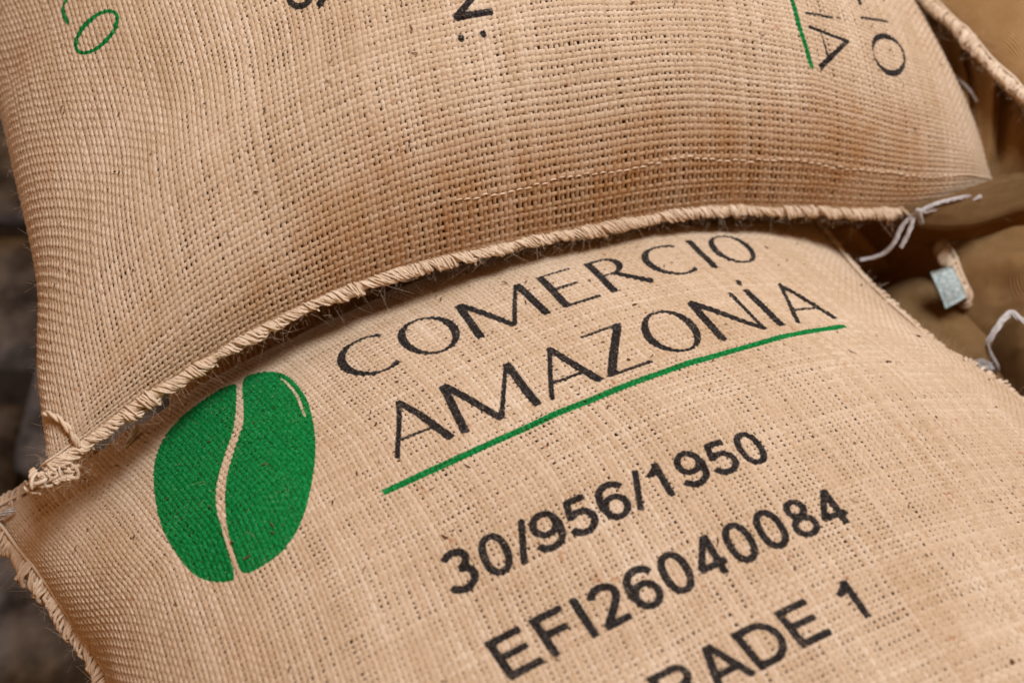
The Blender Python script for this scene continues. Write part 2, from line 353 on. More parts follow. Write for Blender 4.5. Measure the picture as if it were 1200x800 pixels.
# ================================================================ sack builders
M_print=jute_mat('printed_jute_yarn',True); M_yarn=jute_mat('jute_yarn'); M_cord=jute_mat('pale_jute_cord',shift=.12); M_fibre=jute_mat('jute_fibre',shift=.15)
M_fill=plain_mat('shade_brown_filling',(.16,.095,.05),.9,.4,120)  # contents coloured dark brown to put shade into the holes of the weave
M_under=burlap_mat('jute_cloth',180,215); M_string=plain_mat('white_cotton_string',(.56,.53,.52),.8,.2,200)
M_back=burlap_mat('brown_jute_cloth',170,190,-.06)
M_fleck=plain_mat('bark_fleck',(.14,.065,.03),.9,.5,90)
def weave(S,nu,nv,prt,parent,mat,seed,v0=0.,v1=1.,wb=.835,stain_shades=()):
    rs=np.random.RandomState(seed); n1=Noise(seed+1,96); n2=Noise(seed+2,96); Vs=[];Fs=[];tone=[];lift=[];UU=[];VV=[];AL=[];AC=[];base=0
    cs=np.radians([-100,-36,36,100]); lo,hi=.0015,.9985
    for d in (0,1):                        # 0: yarns running along u, 1: along v
        nt,na=(nv,nu) if d==0 else (nu,nv); K=2*na+1
        j=np.arange(nt); a=np.linspace(0,1,K)
        c0=(j+.5)/nt+rs.normal(0,.06,nt)/nt; wj=1+rs.normal(0,.09,nt); tj=rs.uniform(0,1,nt)
        A,J=np.meshgrid(a,j,indexing='ij')
        wob=n1(A*na*.11+J*7.31,J*3.77)*.13+n1(A*na*.4+J*5.1,J*2.3)*.06
        C=c0[None]+wob/nt
        u,v=(np.clip(A,lo,hi),np.clip(C,lo,hi)) if d==0 else (np.clip(C,lo,hi),np.clip(A,lo,hi))
        e=6e-4; P=S(u,v); Pu=(S(np.clip(u+e,0,1),v)-S(np.clip(u-e,0,1),v)); Pv=(S(u,np.clip(v+e,0,1))-S(u,np.clip(v-e,0,1)))
        du=np.clip(u+e,0,1)-np.clip(u-e,0,1); dv=np.clip(v+e,0,1)-np.clip(v-e,0,1); Pu/=du[...,None]; Pv/=dv[...,None]
        N=np.cross(Pu,Pv); N/=np.linalg.norm(N,axis=-1,keepdims=True)+1e-12; N*=np.where(N[...,2:]<0,-1,1)
        T=Pv if d==0 else Pu; pl=np.linalg.norm(T,axis=-1)/nt; T=T/(np.linalg.norm(T,axis=-1,keepdims=True)+1e-12)
        pitch=np.minimum(pl,np.linalg.norm(Pu if d==0 else Pv,axis=-1)/na); pitch=np.clip(pitch,.0012,.0062); pl=np.clip(pl,.0012,.0062)
        k=np.arange(K)[:,None]; cr=(k-1)//2; sgn=np.where(k%2==1,np.where((cr+J)%2==0,1.,-1.),0.)*(1 if d==0 else -1)
        open_=n2(u*9,v*9+d*31)*.075+n2(u*40,v*40+d*17)*.06        # looser and tighter areas of cloth
        wd=.5*pl*np.clip(wb*wj[None]+open_+n1(A*na*.21+J*9.7,J*1.9+40)*.14,.60,1.12)*(1+.08*sgn)
        hh=(.21 if d==0 else .25)*pitch; w=sgn*(.14 if d==0 else .165)*pitch; wd=wd*(.95 if d==0 else 1.05)
        sec=P[...,None,:]+T[...,None,:]*(wd[...,None]*np.sin(cs))[...,None]+N[...,None,:]*((w[...,None]+hh[...,None]*np.cos(cs)))[...,None]
        across=(wd[...,None]*np.sin(cs))/np.maximum(pl[...,None]*nt,1e-6)
        su_,sv_=(u[...,None]+0*across,v[...,None]+across) if d==0 else (u[...,None]+across,v[...,None]+0*across)
        m=len(cs); i,jj,q=np.meshgrid(np.arange(K-1),np.arange(nt),np.arange(m-1),indexing='ij'); id_=lambda i,j,q:((i*nt+j)*m+q)
        Fs.append(np.stack([id_(i,jj,q),id_(i+1,jj,q),id_(i+1,jj,q+1),id_(i,jj,q+1)],-1).reshape(-1,4)+base)
        Vs.append(sec.reshape(-1,3)); base+=sec.size//3; one=np.ones(m)
        tone.append((np.clip(tj[None]+n1(A*na*.07+J*3.3,J*8.1)*.35,0,1)[...,None]*one).ravel()); lift.append((sgn[...,None]*.6+(np.cos(cs)-.6)).ravel())
        AL.append(((A*nt*0+A*(1.0)+J*.37)[...,None]*one).ravel()); AC.append((wd[...,None]*np.sin(cs)).ravel()); UU.append(su_.ravel()); VV.append(sv_.ravel())
    at_={'along':np.concatenate(AL),'across':np.concatenate(AC),'tone':np.concatenate(tone),'lift':np.concatenate(lift)}; U,V=np.concatenate(UU),np.concatenate(VV)
    at_.update(prt.evaluate(U,V)); st=np.zeros(len(U)); n3=Noise(seed+9,96)
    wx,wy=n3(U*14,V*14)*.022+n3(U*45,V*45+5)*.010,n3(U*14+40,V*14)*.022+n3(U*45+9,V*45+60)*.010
    for (a,b_,ru,rv,k) in stain_shades: st=np.maximum(st,k*np.clip(1.35-1.35*np.sqrt(((U+wx-a)/ru)**2+((V+wy-b_)/rv)**2),0,1))
    at_['stain_shade']=st
    F=np.vstack(Fs); F=F[(V[F[:,0]]>v0)&(V[F[:,0]]<v1)]; used=np.unique(F); re_=np.zeros(len(V),np.int64); re_[used]=np.arange(len(used))
    o=mesh_obj('woven_face',np.vstack(Vs)[used],re_[F],mat,parent,attrs={k:a[used] for k,a in at_.items()}); o['kind']='stuff'; return o
def shell(S,name,mat,parent,side,drop=0.,nu=120,nv=120,v0=0.,v1=1.):
    u=np.linspace(0,1,nu); v=np.linspace(v0,v1,nv); U,V=np.meshgrid(u,v,indexing='ij'); P=S(U,V,side)
    if drop:
        n=normals(P); n*=np.where(n[...,2:]<0,-1,1); P=P-n*drop*np.minimum(1,60*np.minimum(np.minimum(U,1-U),np.minimum(V,1-V)))[...,None]
    F=grid_faces(nu,nv)
    if side<0: F=F[:,::-1]
    return mesh_obj(name,P.reshape(-1,3),F,mat,parent,uv=np.stack([U.ravel(),V.ravel()],1))
def resample(P,step):
    P=np.asarray(P,float); L=np.concatenate([[0],np.cumsum(np.linalg.norm(np.diff(P,axis=0),axis=1))]); n=max(3,int(L[-1]/step)+1); s=np.linspace(0,L[-1],n)
    return np.stack([np.interp(s,L,P[:,k]) for k in range(3)],1),L[-1]
def sewn_edge(name,P,center,parent,mat,r,step,yarn,seed,slant=.8,tails=.35,rows=1,sub=4,off=.2,flat=.8):
    """a rolled hem whipped over with jute: slanted bundles of yarn round a core, with loose ends"""
    rs=np.random.RandomState(seed); C,L=resample(P,.004); n=len(C); t=np.gradient(C,axis=0); t/=np.linalg.norm(t,axis=1,keepdims=True)
    up=np.array([0,0,1.]); out=np.cross(t,up); out/=np.linalg.norm(out,axis=1,keepdims=True)+1e-9
    if ((C-np.asarray(center))*out).sum()<0: out=-out
    b=np.cross(out,t); b*=np.where(b[:,2:]<0,-1,1)
    nz=Noise(seed+50); sx=np.arange(n)*.004
    rr=r*(1+.22*nz(sx*40,sx*0)+.2*nz(sx*110,sx*0+9)); C=C+out*(r*off)+b*(.25*r*nz(sx*25,sx*0+4))[:,None]
    T=Tubes(); T.add(C,rr*.82,8,.25)
    at_=lambda a,x:np.stack([np.interp(x,np.arange(n)*.004,a[:,k]) for k in range(3)],-1)
    s=0.
    while s<(n-1)*.004:
        th0,th1=math.radians(rs.uniform(95,125)),math.radians(rs.uniform(-105,-70)); adv=slant*r*math.pi*rs.uniform(.35,1.5); bulk=rs.uniform(.85,1.22)
        for q in range(sub):
            s0=s+q*step/sub+rs.normal(0,step*.08); m=9; th=np.linspace(th0+rs.normal(0,.12),th1+rs.normal(0,.2),m); ss=np.clip(s0+np.linspace(0,adv,m),0,(n-1)*.004)
            R=np.interp(ss,np.arange(n)*.004,rr)*bulk*(1+rs.normal(0,.09)+.10*np.sin(np.linspace(0,math.pi,m))*rs.uniform(0,1))
            c=at_(C,ss); o_=at_(out,ss); bb=at_(b,ss); Pp=c+o_*(1.12*R*np.cos(th))[:,None]+bb*(flat*R*np.sin(th))[:,None]+rs.normal(0,yarn*.35,(m,3))
            if rs.rand()<tails:                                        # a loose end hanging from the stitch
                k=3; d=o_[-1]*rs.uniform(-.2,.9)-bb[-1]*rs.uniform(.2,1)+rs.normal(0,.5,3); d/=np.linalg.norm(d); Pp=np.vstack([Pp,Pp[-1]+np.outer(np.linspace(.3,1,k),d)*rs.uniform(.3,1.)*r])
            w=np.full(len(Pp),yarn*rs.uniform(.75,1.2)); w[0]*=.6; w[-1]*=.5
            T.add(Pp,w,5,rs.uniform(.1,1))
        s+=step*rs.uniform(.7,1.3)
    for row in range(rows):                                            # the seam's running yarns
        th=math.radians(100-22*row); m=max(8,int(L/.012)); ss=np.linspace(0,(n-1)*.004,m)
        R=np.interp(ss,np.arange(n)*.004,rr)*(1.12+.1*rs.normal(0,1,m)); c=at_(C,ss); T.add(c+at_(out,ss)*(R*math.cos(th))[:,None]+at_(b,ss)*(R*math.sin(th))[:,None],yarn*.9,5,.6)
    o=T.build(name,mat,parent,'stuff'); return o
def fibres(name,roots,dirs,lens,parent,mat,rad=.00009,seed=0,curl=.8,seg=4):
    rs=np.random.RandomState(seed); n=len(roots); s=np.linspace(0,1,seg); d=dirs/(np.linalg.norm(dirs,axis=1,keepdims=True)+1e-9)
    k1=rs.normal(0,curl,(n,3)); k2=rs.normal(0,curl*.6,(n,3))
    P=roots[:,None]+lens[:,None,None]*(d[:,None]*s[None,:,None]+k1[:,None]*(s**2)[None,:,None]*.6+k2[:,None]*(np.sin(s*4))[None,:,None]*.25)
    t=np.gradient(P,axis=1); t/=np.linalg.norm(t,axis=2,keepdims=True)+1e-9; a=np.cross(t,np.array([.3,.5,.8])); a/=np.linalg.norm(a,axis=2,keepdims=True)+1e-9; b=np.cross(t,a)
    rr=rad*rs.uniform(.6,1.4,(n,1))*(1-.6*s)[None]; ring_=[P+rr[...,None]*(math.cos(q)*a+math.sin(q)*b) for q in (0,2.094,4.189)]
    V=np.stack(ring_,2).reshape(-1,3); i,j,q=np.meshgrid(np.arange(n),np.arange(seg-1),np.arange(3),indexing='ij'); q2=(q+1)%3
    f=lambda i,j,q:(i*seg+j)*3+q
    F=np.stack([f(i,j,q),f(i,j,q2),f(i,j+1,q2),f(i,j+1,q)],-1).reshape(-1,4)
    o=mesh_obj(name,V,F,mat,parent,attrs={'tone':np.repeat(rs.uniform(.2,1,n),seg*3)}); o['kind']='stuff'; return o
def surf_fibres(S,n,parent,seed,edge=.5,name='loose_fibre_fuzz',lift=.55,L=(.003,.009),prt=None):
    rs=np.random.RandomState(seed); u=rs.uniform(.004,.996,n); v=rs.uniform(.004,.996,n); m=int(n*edge); k=rs.randint(0,4,m); x=np.abs(rs.normal(0,.02,m))+.001
    u[:m]=np.where(k==0,x,np.where(k==1,1-x,u[:m])); v[:m]=np.where(k==2,x,np.where(k==3,1-x,v[:m]))
    e=1e-3; P=S(u,v); Pu=S(np.clip(u+e,0,1),v)-P; Pv=S(u,np.clip(v-e,0,1))-P; N=np.cross(Pu,Pv); N/=np.linalg.norm(N,axis=1,keepdims=True)+1e-12; N*=np.where(N[:,2:]<0,-1,1)
    T=rs.normal(0,1,(n,1))*Pu/np.linalg.norm(Pu,axis=1,keepdims=True)+rs.normal(0,1,(n,1))*Pv/(np.linalg.norm(Pv,axis=1,keepdims=True)+1e-12)
    d=T+N*rs.uniform(.05,lift*2,(n,1)); le=rs.uniform(*L,n)
    if prt is not None:                                                # few loose fibres stand clear of the ink
        q=prt.evaluate(u,v); k=(np.minimum(q['ink_green'],q['ink_black'])>.35)|(rs.rand(n)<.10); P,N,d,le=P[k],N[k],d[k],le[k]
    return fibres(name,P+N*.0012,d,le,parent,M_fibre,seed=seed)
def flecks(S,n,parent,seed):
    rs=np.random.RandomState(seed); T=Tubes()
    for _ in range(n):
        u,v=rs.uniform(.05,.95,2); P=S(np.array([u,u+.003,u]),np.array([v,v,v+.003])); a=P[1]-P[0]; b=P[2]-P[0]; N=np.cross(a,b); N/=np.linalg.norm(N); N*=np.sign(N[2]); th=rs.uniform(0,6.3)
        d=a/np.linalg.norm(a)*math.cos(th)+b/np.linalg.norm(b)*math.sin(th); L=rs.choice([.0015,.002,.003,.004,.006])*rs.uniform(.6,1.2); s=np.linspace(0,1,4)[:,None]
        T.add(P[0]+N*.0022+d*s*L+np.cross(d,N)*(s*s)*rs.normal(0,.3)*L,rs.uniform(.0003,.0008)*np.array([.5,1,1,.4]),4,0)
    return T.build('bark_flecks',M_fleck,parent,'stuff')
def string(name,pts,rad,parent=None,strands=5,mat=None,seed=0):
    ev=spline(pts); s=np.linspace(0,1,max(12,len(pts)*10)); C=ev(s); T=Tubes(); L=np.linalg.norm(np.diff(C,axis=0),axis=1).sum(); tw=L/(rad*(9 if strands<3 else 22))
    t=np.gradient(C,axis=0); t/=np.linalg.norm(t,axis=1,keepdims=True); a=np.cross(t,[.2,.3,.9]); a/=np.linalg.norm(a,axis=1,keepdims=True); b=np.cross(t,a)
    s=np.linspace(0,1,max(24,int(L/(rad*1.2)))); C2=ev(s); a=np.stack([np.interp(s,np.linspace(0,1,len(a)),a[:,k]) for k in range(3)],1); b=np.stack([np.interp(s,np.linspace(0,1,len(b)),b[:,k]) for k in range(3)],1)
    for k in range(strands):
        ph=2*math.pi*(s*tw+k/strands); T.add(C2+rad*(.5 if strands<3 else .75)*(1+.25*np.sin(s*31+k*2.1))[:,None]*(np.cos(ph)[:,None]*a+np.sin(ph)[:,None]*b),rad*(.62 if strands<3 else .36),5,.5)
    return T.build(name,mat or M_string,parent)

def hem_fuzz(P,n,parent,seed,spread=.005,L=(.004,.013)):
    rs=np.random.RandomState(seed); C,_=resample(P,.002); k=rs.randint(0,len(C),n); return fibres('hem_fuzz',C[k]+rs.normal(0,spread,(n,3)),rs.normal(0,1,(n,3))+np.array([0,-.2,.15]),rs.uniform(*L,n),parent,M_fibre,.00009,seed,curl=1.3)
def stitch_line(S,v,u0,u1,parent,seed):
    rs=np.random.RandomState(seed); T=Tubes(); u=u0
    while u<u1:
        uu=np.linspace(u,u+.0055,5); vv=np.full(5,v)+.0012*np.sin(u*60)+rs.normal(0,.0004); P=S(uu,vv); P=P+np.array([0,-.3,.95])*(.0018+.0012*np.sin(np.linspace(0,math.pi,5)))[:,None]
        T.add(P,.0009*np.array([.6,1,1,1,.6]),5,rs.uniform(.5,1)); u+=.0075
    return T.build('stitch_line',M_yarn,parent,'stuff')
PALE={(4,11),(2,8)}
# ================================================================ floor
M_stone=plain_mat('worn_grey_stone',(.15,.165,.19),.85,1.0,16,.8,60); M_joint=plain_mat('dark_joint_dirt',(.05,.05,.05),.95,.4,30)
M_stone2=plain_mat('pale_grey_stone',(.42,.44,.48),.8,.4,12,.5,60)
def stone_mesh(w,d,hh,seed):
    rs=np.random.RandomState(seed); n=7; x=np.linspace(-1,1,n); X,Y=np.meshgrid(x,x,indexing='ij'); nz=Noise(seed+5)
    Z=hh*(1-.22*np.maximum(np.abs(X),np.abs(Y))**8)+.004*nz(X*2+9,Y*2+4); r=1-.03*(np.abs(X*Y))**3
    V=np.stack([X*w/2*r,Y*d/2*r,Z],-1).reshape(-1,3); ring_=[(i,0) for i in range(n)]+[(n-1,j) for j in range(1,n)]+[(i,n-1) for i in range(n-2,-1,-1)]+[(0,j) for j in range(n-2,0,-1)]
    idx=[i*n+j for i,j in ring_]; low=V[idx].copy(); low[:,2]=-.01; V2=np.vstack([V,low]); m=len(idx); b=n*n
    F=list(map(tuple,grid_faces(n,n)))+[(idx[k],b+k,b+(k+1)%m,idx[(k+1)%m]) for k in range(m)]
    me=bpy.data.meshes.new('paving_stone'); me.from_pydata([tuple(v) for v in V2],[],[tuple(int(q) for q in f) for f in F]); me.polygons.foreach_set('use_smooth',np.ones(len(me.polygons),bool)); return me
fl=mesh_obj('floor',np.array([[-6,-6,0],[6,-6,0],[6,6,0],[-6,6,0]]),np.array([[0,1,2,3]]),M_joint,None,False); fl['kind']='structure'
stones=[stone_mesh(.338,.228,.022,s) for s in (1,2,3,4)]
for k,me in enumerate(stones): me.materials.append(M_stone2 if k==3 else M_stone)
rs=np.random.RandomState(5)
for iy in range(13):
    for ix in range(9):
        gx,gy=-1.9+ix*.35+(iy%2)*.17,-1.2+iy*.24; x,y=gx*.94-gy*.34,gx*.34+gy*.94
        pale=(ix,iy) in PALE
        o=bpy.data.objects.new('paving_stone',stones[3] if pale else stones[rs.randint(3)]); COL.objects.link(o); o.parent=fl
        o.location=(x+rs.normal(0,.004),y+rs.normal(0,.004),rs.uniform(-.004,.003)); o.rotation_euler=(rs.normal(0,.012),rs.normal(0,.012),rs.normal(0,.02)+(math.pi if rs.rand()<.5 else 0))
# ================================================================ front sack: print
Lf=Locator(front); pf=Print(Lf,85.,110.)
cs=5.0
row1=pf.frame([31.5,41.4,47.2,49.05,51.9,53.47,57.1,59.6,63.75,67.2],[(422,448),(564,394),(641,369),(666,361.5),(702,349),(723,344.5),(767,332),(793,324),(840,314),(874,309)],
              [34.0,39.5,42.1,47.0,49.05,51.7,53.47,63.75,68.3],[(433,396),(507,368),(537,355),(606,333),(633.5,324),(669,316.5),(687,310),(804,285),(853,275)])
row2=pf.frame([29.9,34.29,35.5,41.25,42.48,46.54,47.25,50.9,53.9,57.54,61.33,63.19,64.72,68.93],[(466,542),(529,512.5),(547,506),(630,474),(648,467.5),(705,446.5),(715,443),(764,425.5),(799.5,415),(850,400),(897,388),(920,384),(936,380),(978,372)],
              [32.1,35.6,40.8,44.5,47.6,51.0,55.0,57.54,61.4,67.2],[(467,473),(514,453),(588,425),(641,408),(684,394),(728,380),(777,364),(807,354),(855,345),(914,332)])
def roman_row(P,ink,fr,items):
    for ch,a,b in items:
        g=roman(ch,a/cs,b/cs); P.put(ink,[[np.asarray(l)*np.array([cs,1]) for l in (grp if isinstance(grp,list) else [grp])] for grp in g],fr)
# (x is carried in cm along the line, y in cap heights: keep stroke weights square by working in cap units first)
roman_row(pf,'ink_black',row1,[('C',30.8,35.2),('O',35.7,40.5),('M',41.1,47.5),('E',48.7,52.1),('R',53.1,57.3),('C',57.9,62.3),('I',63.4,64.1),('O',65.0,69.5)])
roman_row(pf,'ink_black',row2,[('A',29.8,34.5),('M',35.1,41.6),('A',42.3,46.8),('Z',47.1,51.1),('O',51.9,56.5),('N',57.2,61.7),('I',62.8,63.5),('´',62.8,63.5),('A',64.6,69.1)])
ln1=pf.frame([.35,1.13,2.29,3.85,5.79,7.34],[(546,693),(596,673),(646,644),(732,608),(818,570),(892,544)],[.35,1.13,2.29,3.85,5.79,7.34],[(530,646),(570,626),(628,602),(710,566),(796,532),(866,507)])
pf.text('ink_black','30/956/1950',ln1)
ln2=pf.frame([.10,1.98,4.08,5.63,6.41,7.18,8.11],[(600,797),(694,750),(812,691),(882,658),(912,643),(950,630),(995,613)],[.10,1.98,4.08,5.63,6.41,7.18,8.08],[(570,754),(660,700),(786,646),(856,616),(886,601),(922,588),(963,572)])
pf.text('ink_black','EFI26040084',ln2)
ln3=pf.frame([3.11,4.11,5.77],[(892,787),(940,761),(1018,724)],[2.56,3.11,4.11,5.77],[(822,758),(858,744),(908,716),(984,681)])
pf.text('ink_black','GRADE 1',ln3)
def chaikin(P,k=2):
    P=np.asarray(P,float)
    for _ in range(k): Q=np.roll(P,-1,0); P=np.stack([.75*P+.25*Q,.25*P+.75*Q],1).reshape(-1,2)
    return P
bx=lambda pts:[(160+x/2.858,420+y/2.858) for x,y in pts]
beanL=bx([(335,85),(300,95),(240,130),(170,180),(110,240),(72,310),(57,380),(62,460),(75,530),(100,600),(140,670),(190,725),(240,747),(290,752),(325,745),(333,732),(322,690),(308,640),(290,580),(275,530),(266,480),(270,430),(283,370),(303,310),(325,250),(333,200),(337,150),(338,100)])
beanR=bx([(358,72),(375,58),(420,47),(470,46),(510,60),(545,95),(575,140),(592,200),(602,270),(598,350),(585,440),(565,520),(535,590),(490,650),(430,695),(385,718),(362,722),(345,710),(330,660),(315,610),(303,560),(297,500),(298,450),(305,390),(322,330),(345,260),(360,220),(360,170),(355,110)])
shine=bx([(484,64),(520,92),(547,132),(563,175),(569,197),(562,197),(555,178),(540,138),(515,100),(482,70)])
pf.add('ink_green',[chaikin([pf.uv(p) for p in beanL])]); pf.add('ink_green',[chaikin([pf.uv(p) for p in beanR]),chaikin([pf.uv(p) for p in shine])])
ul=np.array([pf.uv(p) for p in [(449,578),(534,538.5),(612,503),(700,467),(812,425),(907,397),(990,383)]]); cu=np.polyfit(ul[:,0],ul[:,1],3); xx=np.linspace(ul[0,0],ul[-1,0],60); yy=np.polyval(cu,xx)
pf.add('ink_green',[stroke(np.stack([xx,yy],1),.58,.56)])
# ---------------------------------------------------------------- upper sack: print
Lu=Locator(upper,600,600); pu=Print(Lu,105.,90.)
def boxed(P,ink,groups,o,x,y): P.put(ink,groups,P.affine(o,x,y))
boxed(pu,'ink_black',roman('A',0,1),(946,30),(960,83),(985.5,24))
boxed(pu,'ink_black',roman('I',0,1),(940,3),(945,30),(973,8)); boxed(pu,'ink_black',roman('´',0,1),(938,2),(944,30),(972,7))
boxed(pu,'ink_black',roman('N',0,1),(926,-50),(937,0),(963,-52))
boxed(pu,'ink_black',roman('O',0,1),(1014,39),(1030,93),(1049,38))
boxed(pu,'ink_black',roman('I',0,1),(1005,9),(1009,33),(1037,15)); boxed(pu,'ink_black',roman('C',0,1),(992,-42),(1004,12),(1024,-44))
gl=np.array([pu.uv(p) for p in [(908,-60),(918,-30),(927,0),(935,28),(943,54),(951,81)]]); pu.add('ink_green',[stroke(gl,.5)])
f6=pu.affine((334,-18),(338,29),(381,-24)); g,_=sans('6'); pu.put('ink_black',g,f6)
fN=pu.affine((523,-17),(533,30),(569,-24)); g,_=sans('N'); pu.put('ink_black',g,fN); pu.put('ink_black',[[np.asarray(l)+np.array([1.12,0]) for l in grp] for grp in sans(':')[0]],fN)
uvp=lambda L:np.array([pu.uv(p) for p in L])
th=np.linspace(0,2*math.pi,40,endpoint=False); el=lambda k:[(114+k*(21*math.cos(t))+k*(12.5*math.sin(t)),38.5+k*(-22*math.cos(t))+k*(10.5*math.sin(t))) for t in th]
pu.add('ink_green',[uvp(el(1.10)),uvp([(114+.94*21*math.cos(t)+.78*12.5*math.sin(t),38.5-.94*22*math.cos(t)+.78*10.5*math.sin(t)) for t in th])])
pu.add('ink_green',[stroke(uvp([(97,-22),(86,-10),(79,0),(74.5,10),(76,20),(82,28.5)]),.5,.4)])
# ================================================================ front sack
cf=front(.5,.5); base_f=(float(cf[0]),float(cf[1]),zf-.11)
sackF=empty('coffee_sack',base_f,'printed jute sack lying face up with green coffee bean, trading name and lot number','sack')
weave(front,216,262,pf,sackF,M_print,21,v1=.80,stain_shades=[(.10,.16,.05,.06,.35),(.16,.33,.03,.05,.25),(.03,.3,.03,.12,.4)]); shell(front,'rear_cloth',M_under,sackF,1,.0008,120,40,.79,1.)
shell(front,'shade_filling',M_fill,sackF,1,.0030); shell(front,'underside',M_under,sackF,-1)
B=np.linspace(0,1,200); cen=front(.5,.5)
sewn_edge('left_hem',front.left(B),cen,sackF,M_cord,.0082,.0105,.0017,31,slant=.5,tails=.5,sub=3)
sewn_edge('right_hem',front.right(B),cen,sackF,M_cord,.0042,.0095,.0014,32,slant=.3,tails=.75,sub=3,off=.5)
sewn_edge('end_hem',front.far(B),cen,sackF,M_cord,.008,.009,.0017,33)
sewn_edge('near_hem',front.near(B),cen,sackF,M_cord,.008,.009,.0017,34)
hem_fuzz(front.left(B*.6),2200,sackF,45); hem_fuzz(front.far(B*.6),600,sackF,46)
surf_fibres(front,8000,sackF,41,edge=.25,prt=pf); flecks(front,330,sackF,51)
# fringe of thread ends along the right hem
rs=np.random.RandomState(9); n=1500; k=rs.uniform(.0,.7,n); R0=front.right(k)+rs.normal(0,.002,(n,3)); d=np.array([.8,.45,.35])+rs.normal(0,.55,(n,3)); fibres('edge_fringe',R0,d,rs.uniform(.002,.007,n),sackF,M_fibre,.00016,9,curl=1.0)
string('tie_string',[at(-12,606,.452),at(0,604,.458),at(9,600,.462),at(18,597,.462)],.0022,sackF)
string('tie_string',[at(138,530,.47),at(148,524,.478),at(156,510,.485),at(160,497,.49)],.0028,sackF)
def px(L): return [at(*p) for p in L]
# ================================================================ upper sack
cu_=upper(.5,.5)
sackU=empty('coffee_sack',(float(cu_[0]),float(cu_[1]),.45),'plump jute sack with braided hem lying on the bean-printed sack, its lettering turned sideways','sack')
stain_shades=[]  # rusty discoloration together with painted orange shade, mostly above the hem
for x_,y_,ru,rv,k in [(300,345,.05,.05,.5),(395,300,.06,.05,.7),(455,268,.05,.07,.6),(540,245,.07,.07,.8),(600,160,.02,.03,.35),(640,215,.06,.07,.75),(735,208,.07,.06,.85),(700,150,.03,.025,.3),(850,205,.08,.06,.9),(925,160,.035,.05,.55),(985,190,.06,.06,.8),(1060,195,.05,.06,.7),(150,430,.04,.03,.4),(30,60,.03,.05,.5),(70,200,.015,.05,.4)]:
    u_,v_=Lu(x_,y_); stain_shades.append((u_,v_,ru,rv,k))
weave(upper,232,216,pu,sackU,M_print,61,v0=.16,wb=.80,stain_shades=stain_shades); shell(upper,'rear_cloth',M_under,sackU,1,.0008,120,40,0.,.17)
shell(upper,'shade_filling',M_fill,sackU,1,.0030); shell(upper,'underside',M_under,sackU,-1)
sewn_edge('braided_hem',upper.near(B),cu_,sackU,M_cord,.0060,.0080,.00095,71,slant=.9,tails=.45,rows=1,sub=7,off=.0,flat=.75)
surf_fibres(upper,8000,sackU,81,edge=.25,prt=pu); flecks(upper,330,sackU,91)
hem_fuzz(upper.near(B),2600,sackU,19); stitch_line(upper,.968,.40,.97,sackU,29)
# frayed knot of cloth at the left end of the hem
T=Tubes(); rs=np.random.RandomState(23); c0=_ul+np.array([.006,-.004,-.004])
for q in range(210):                                                # yarn wound and folded over the end of the hem
    ctr=c0+np.array([.006,.003,-.001])*rs.uniform(-2.2,1.6)+rs.normal(0,.0015,3); x=rs.normal(0,1,3); x/=np.linalg.norm(x); y=np.cross(x,rs.normal(0,1,3)); y/=np.linalg.norm(y)
    t=np.linspace(0,rs.uniform(.8,2.2),8); E_=np.array([.0085,.0075,.0075])*rs.uniform(.35,1.2)
    T.add(ctr+(np.cos(t)[:,None]*x+np.sin(t)[:,None]*y)*E_,rs.uniform(.0009,.0017)*np.array([.3]+[1]*6+[.3]),5,rs.uniform(.1,1))
hem_fuzz(np.stack([c0-[.012,0,0],c0,c0+[.012,.004,0]]),260,sackU,24,.007,(.003,.008))
T.build('corner_knot',M_cord,sackU,'stuff')
def on(S,L,pts,lift):
    out=[]
    for p in pts:
        u,v=L(*p); P=S(np.array([u,u+.002,u]),np.array([v,v,v+.002])); n_=np.cross(P[1]-P[0],P[2]-P[0]); n_/=np.linalg.norm(n_); n_*=np.sign(n_[2]); out.append(P[0]+n_*lift)
    return out
string('jute_tie',on(upper,Lu,[(58,484),(68,488),(78,497),(86,511),(90,520)],.004),.0026,sackU,2,M_cord)
kx=at(1072,250,.512)
string('white_tie_string',[at(1165,226,.505),at(1130,231,.515),at(1100,238,.517),kx],.0019,sackU)
string('white_tie_string',[at(1150,230,.512),at(1115,243,.505),at(1090,247,.510),kx],.0019,sackU)
string('white_tie_string',[kx,at(1058,264,.50),at(1048,284,.485),at(1034,298,.47),at(1008,305,.46)],.0019,sackU)
string('white_tie_string',[kx,at(1066,270,.50),at(1056,290,.485)],.0019,sackU); string('white_tie_string',[kx+[0,0,.003],at(1080,262,.50),at(1076,246,.52),kx],.0019,sackU)
ear=Sack(near=px([(1050,249,.506),(1085,262,.495),(1140,262,.485),(1200,246,.48),(1290,240,.48)]),far=px([(1050,247,.507),(1110,232,.51),(1160,214,.51),(1205,205,.50),(1290,200,.49)]),left=px([(1050,247,.507),(1050,248,.507),(1050,249,.506)]),right=px([(1290,200,.49),(1290,220,.485),(1290,240,.48)]),H=.014,Hb=.02,seed=77,wr=.004)
shell(ear,'sack_ear',M_back,sackU,1,0,60,30); shell(ear,'sack_ear_underside',M_under,sackU,-1,0,60,20)
# ================================================================ sacks behind
def back_sack(S,label,nu=110,nv=110):
    c=S(.5,.5); o=empty('coffee_sack',(float(c[0]),float(c[1]),float(S(.5,.5,-1)[2])),label,'sack')
    shell(S,'cloth',M_back,o,1,0,nu,nv); shell(S,'underside',M_back,o,-1); return o
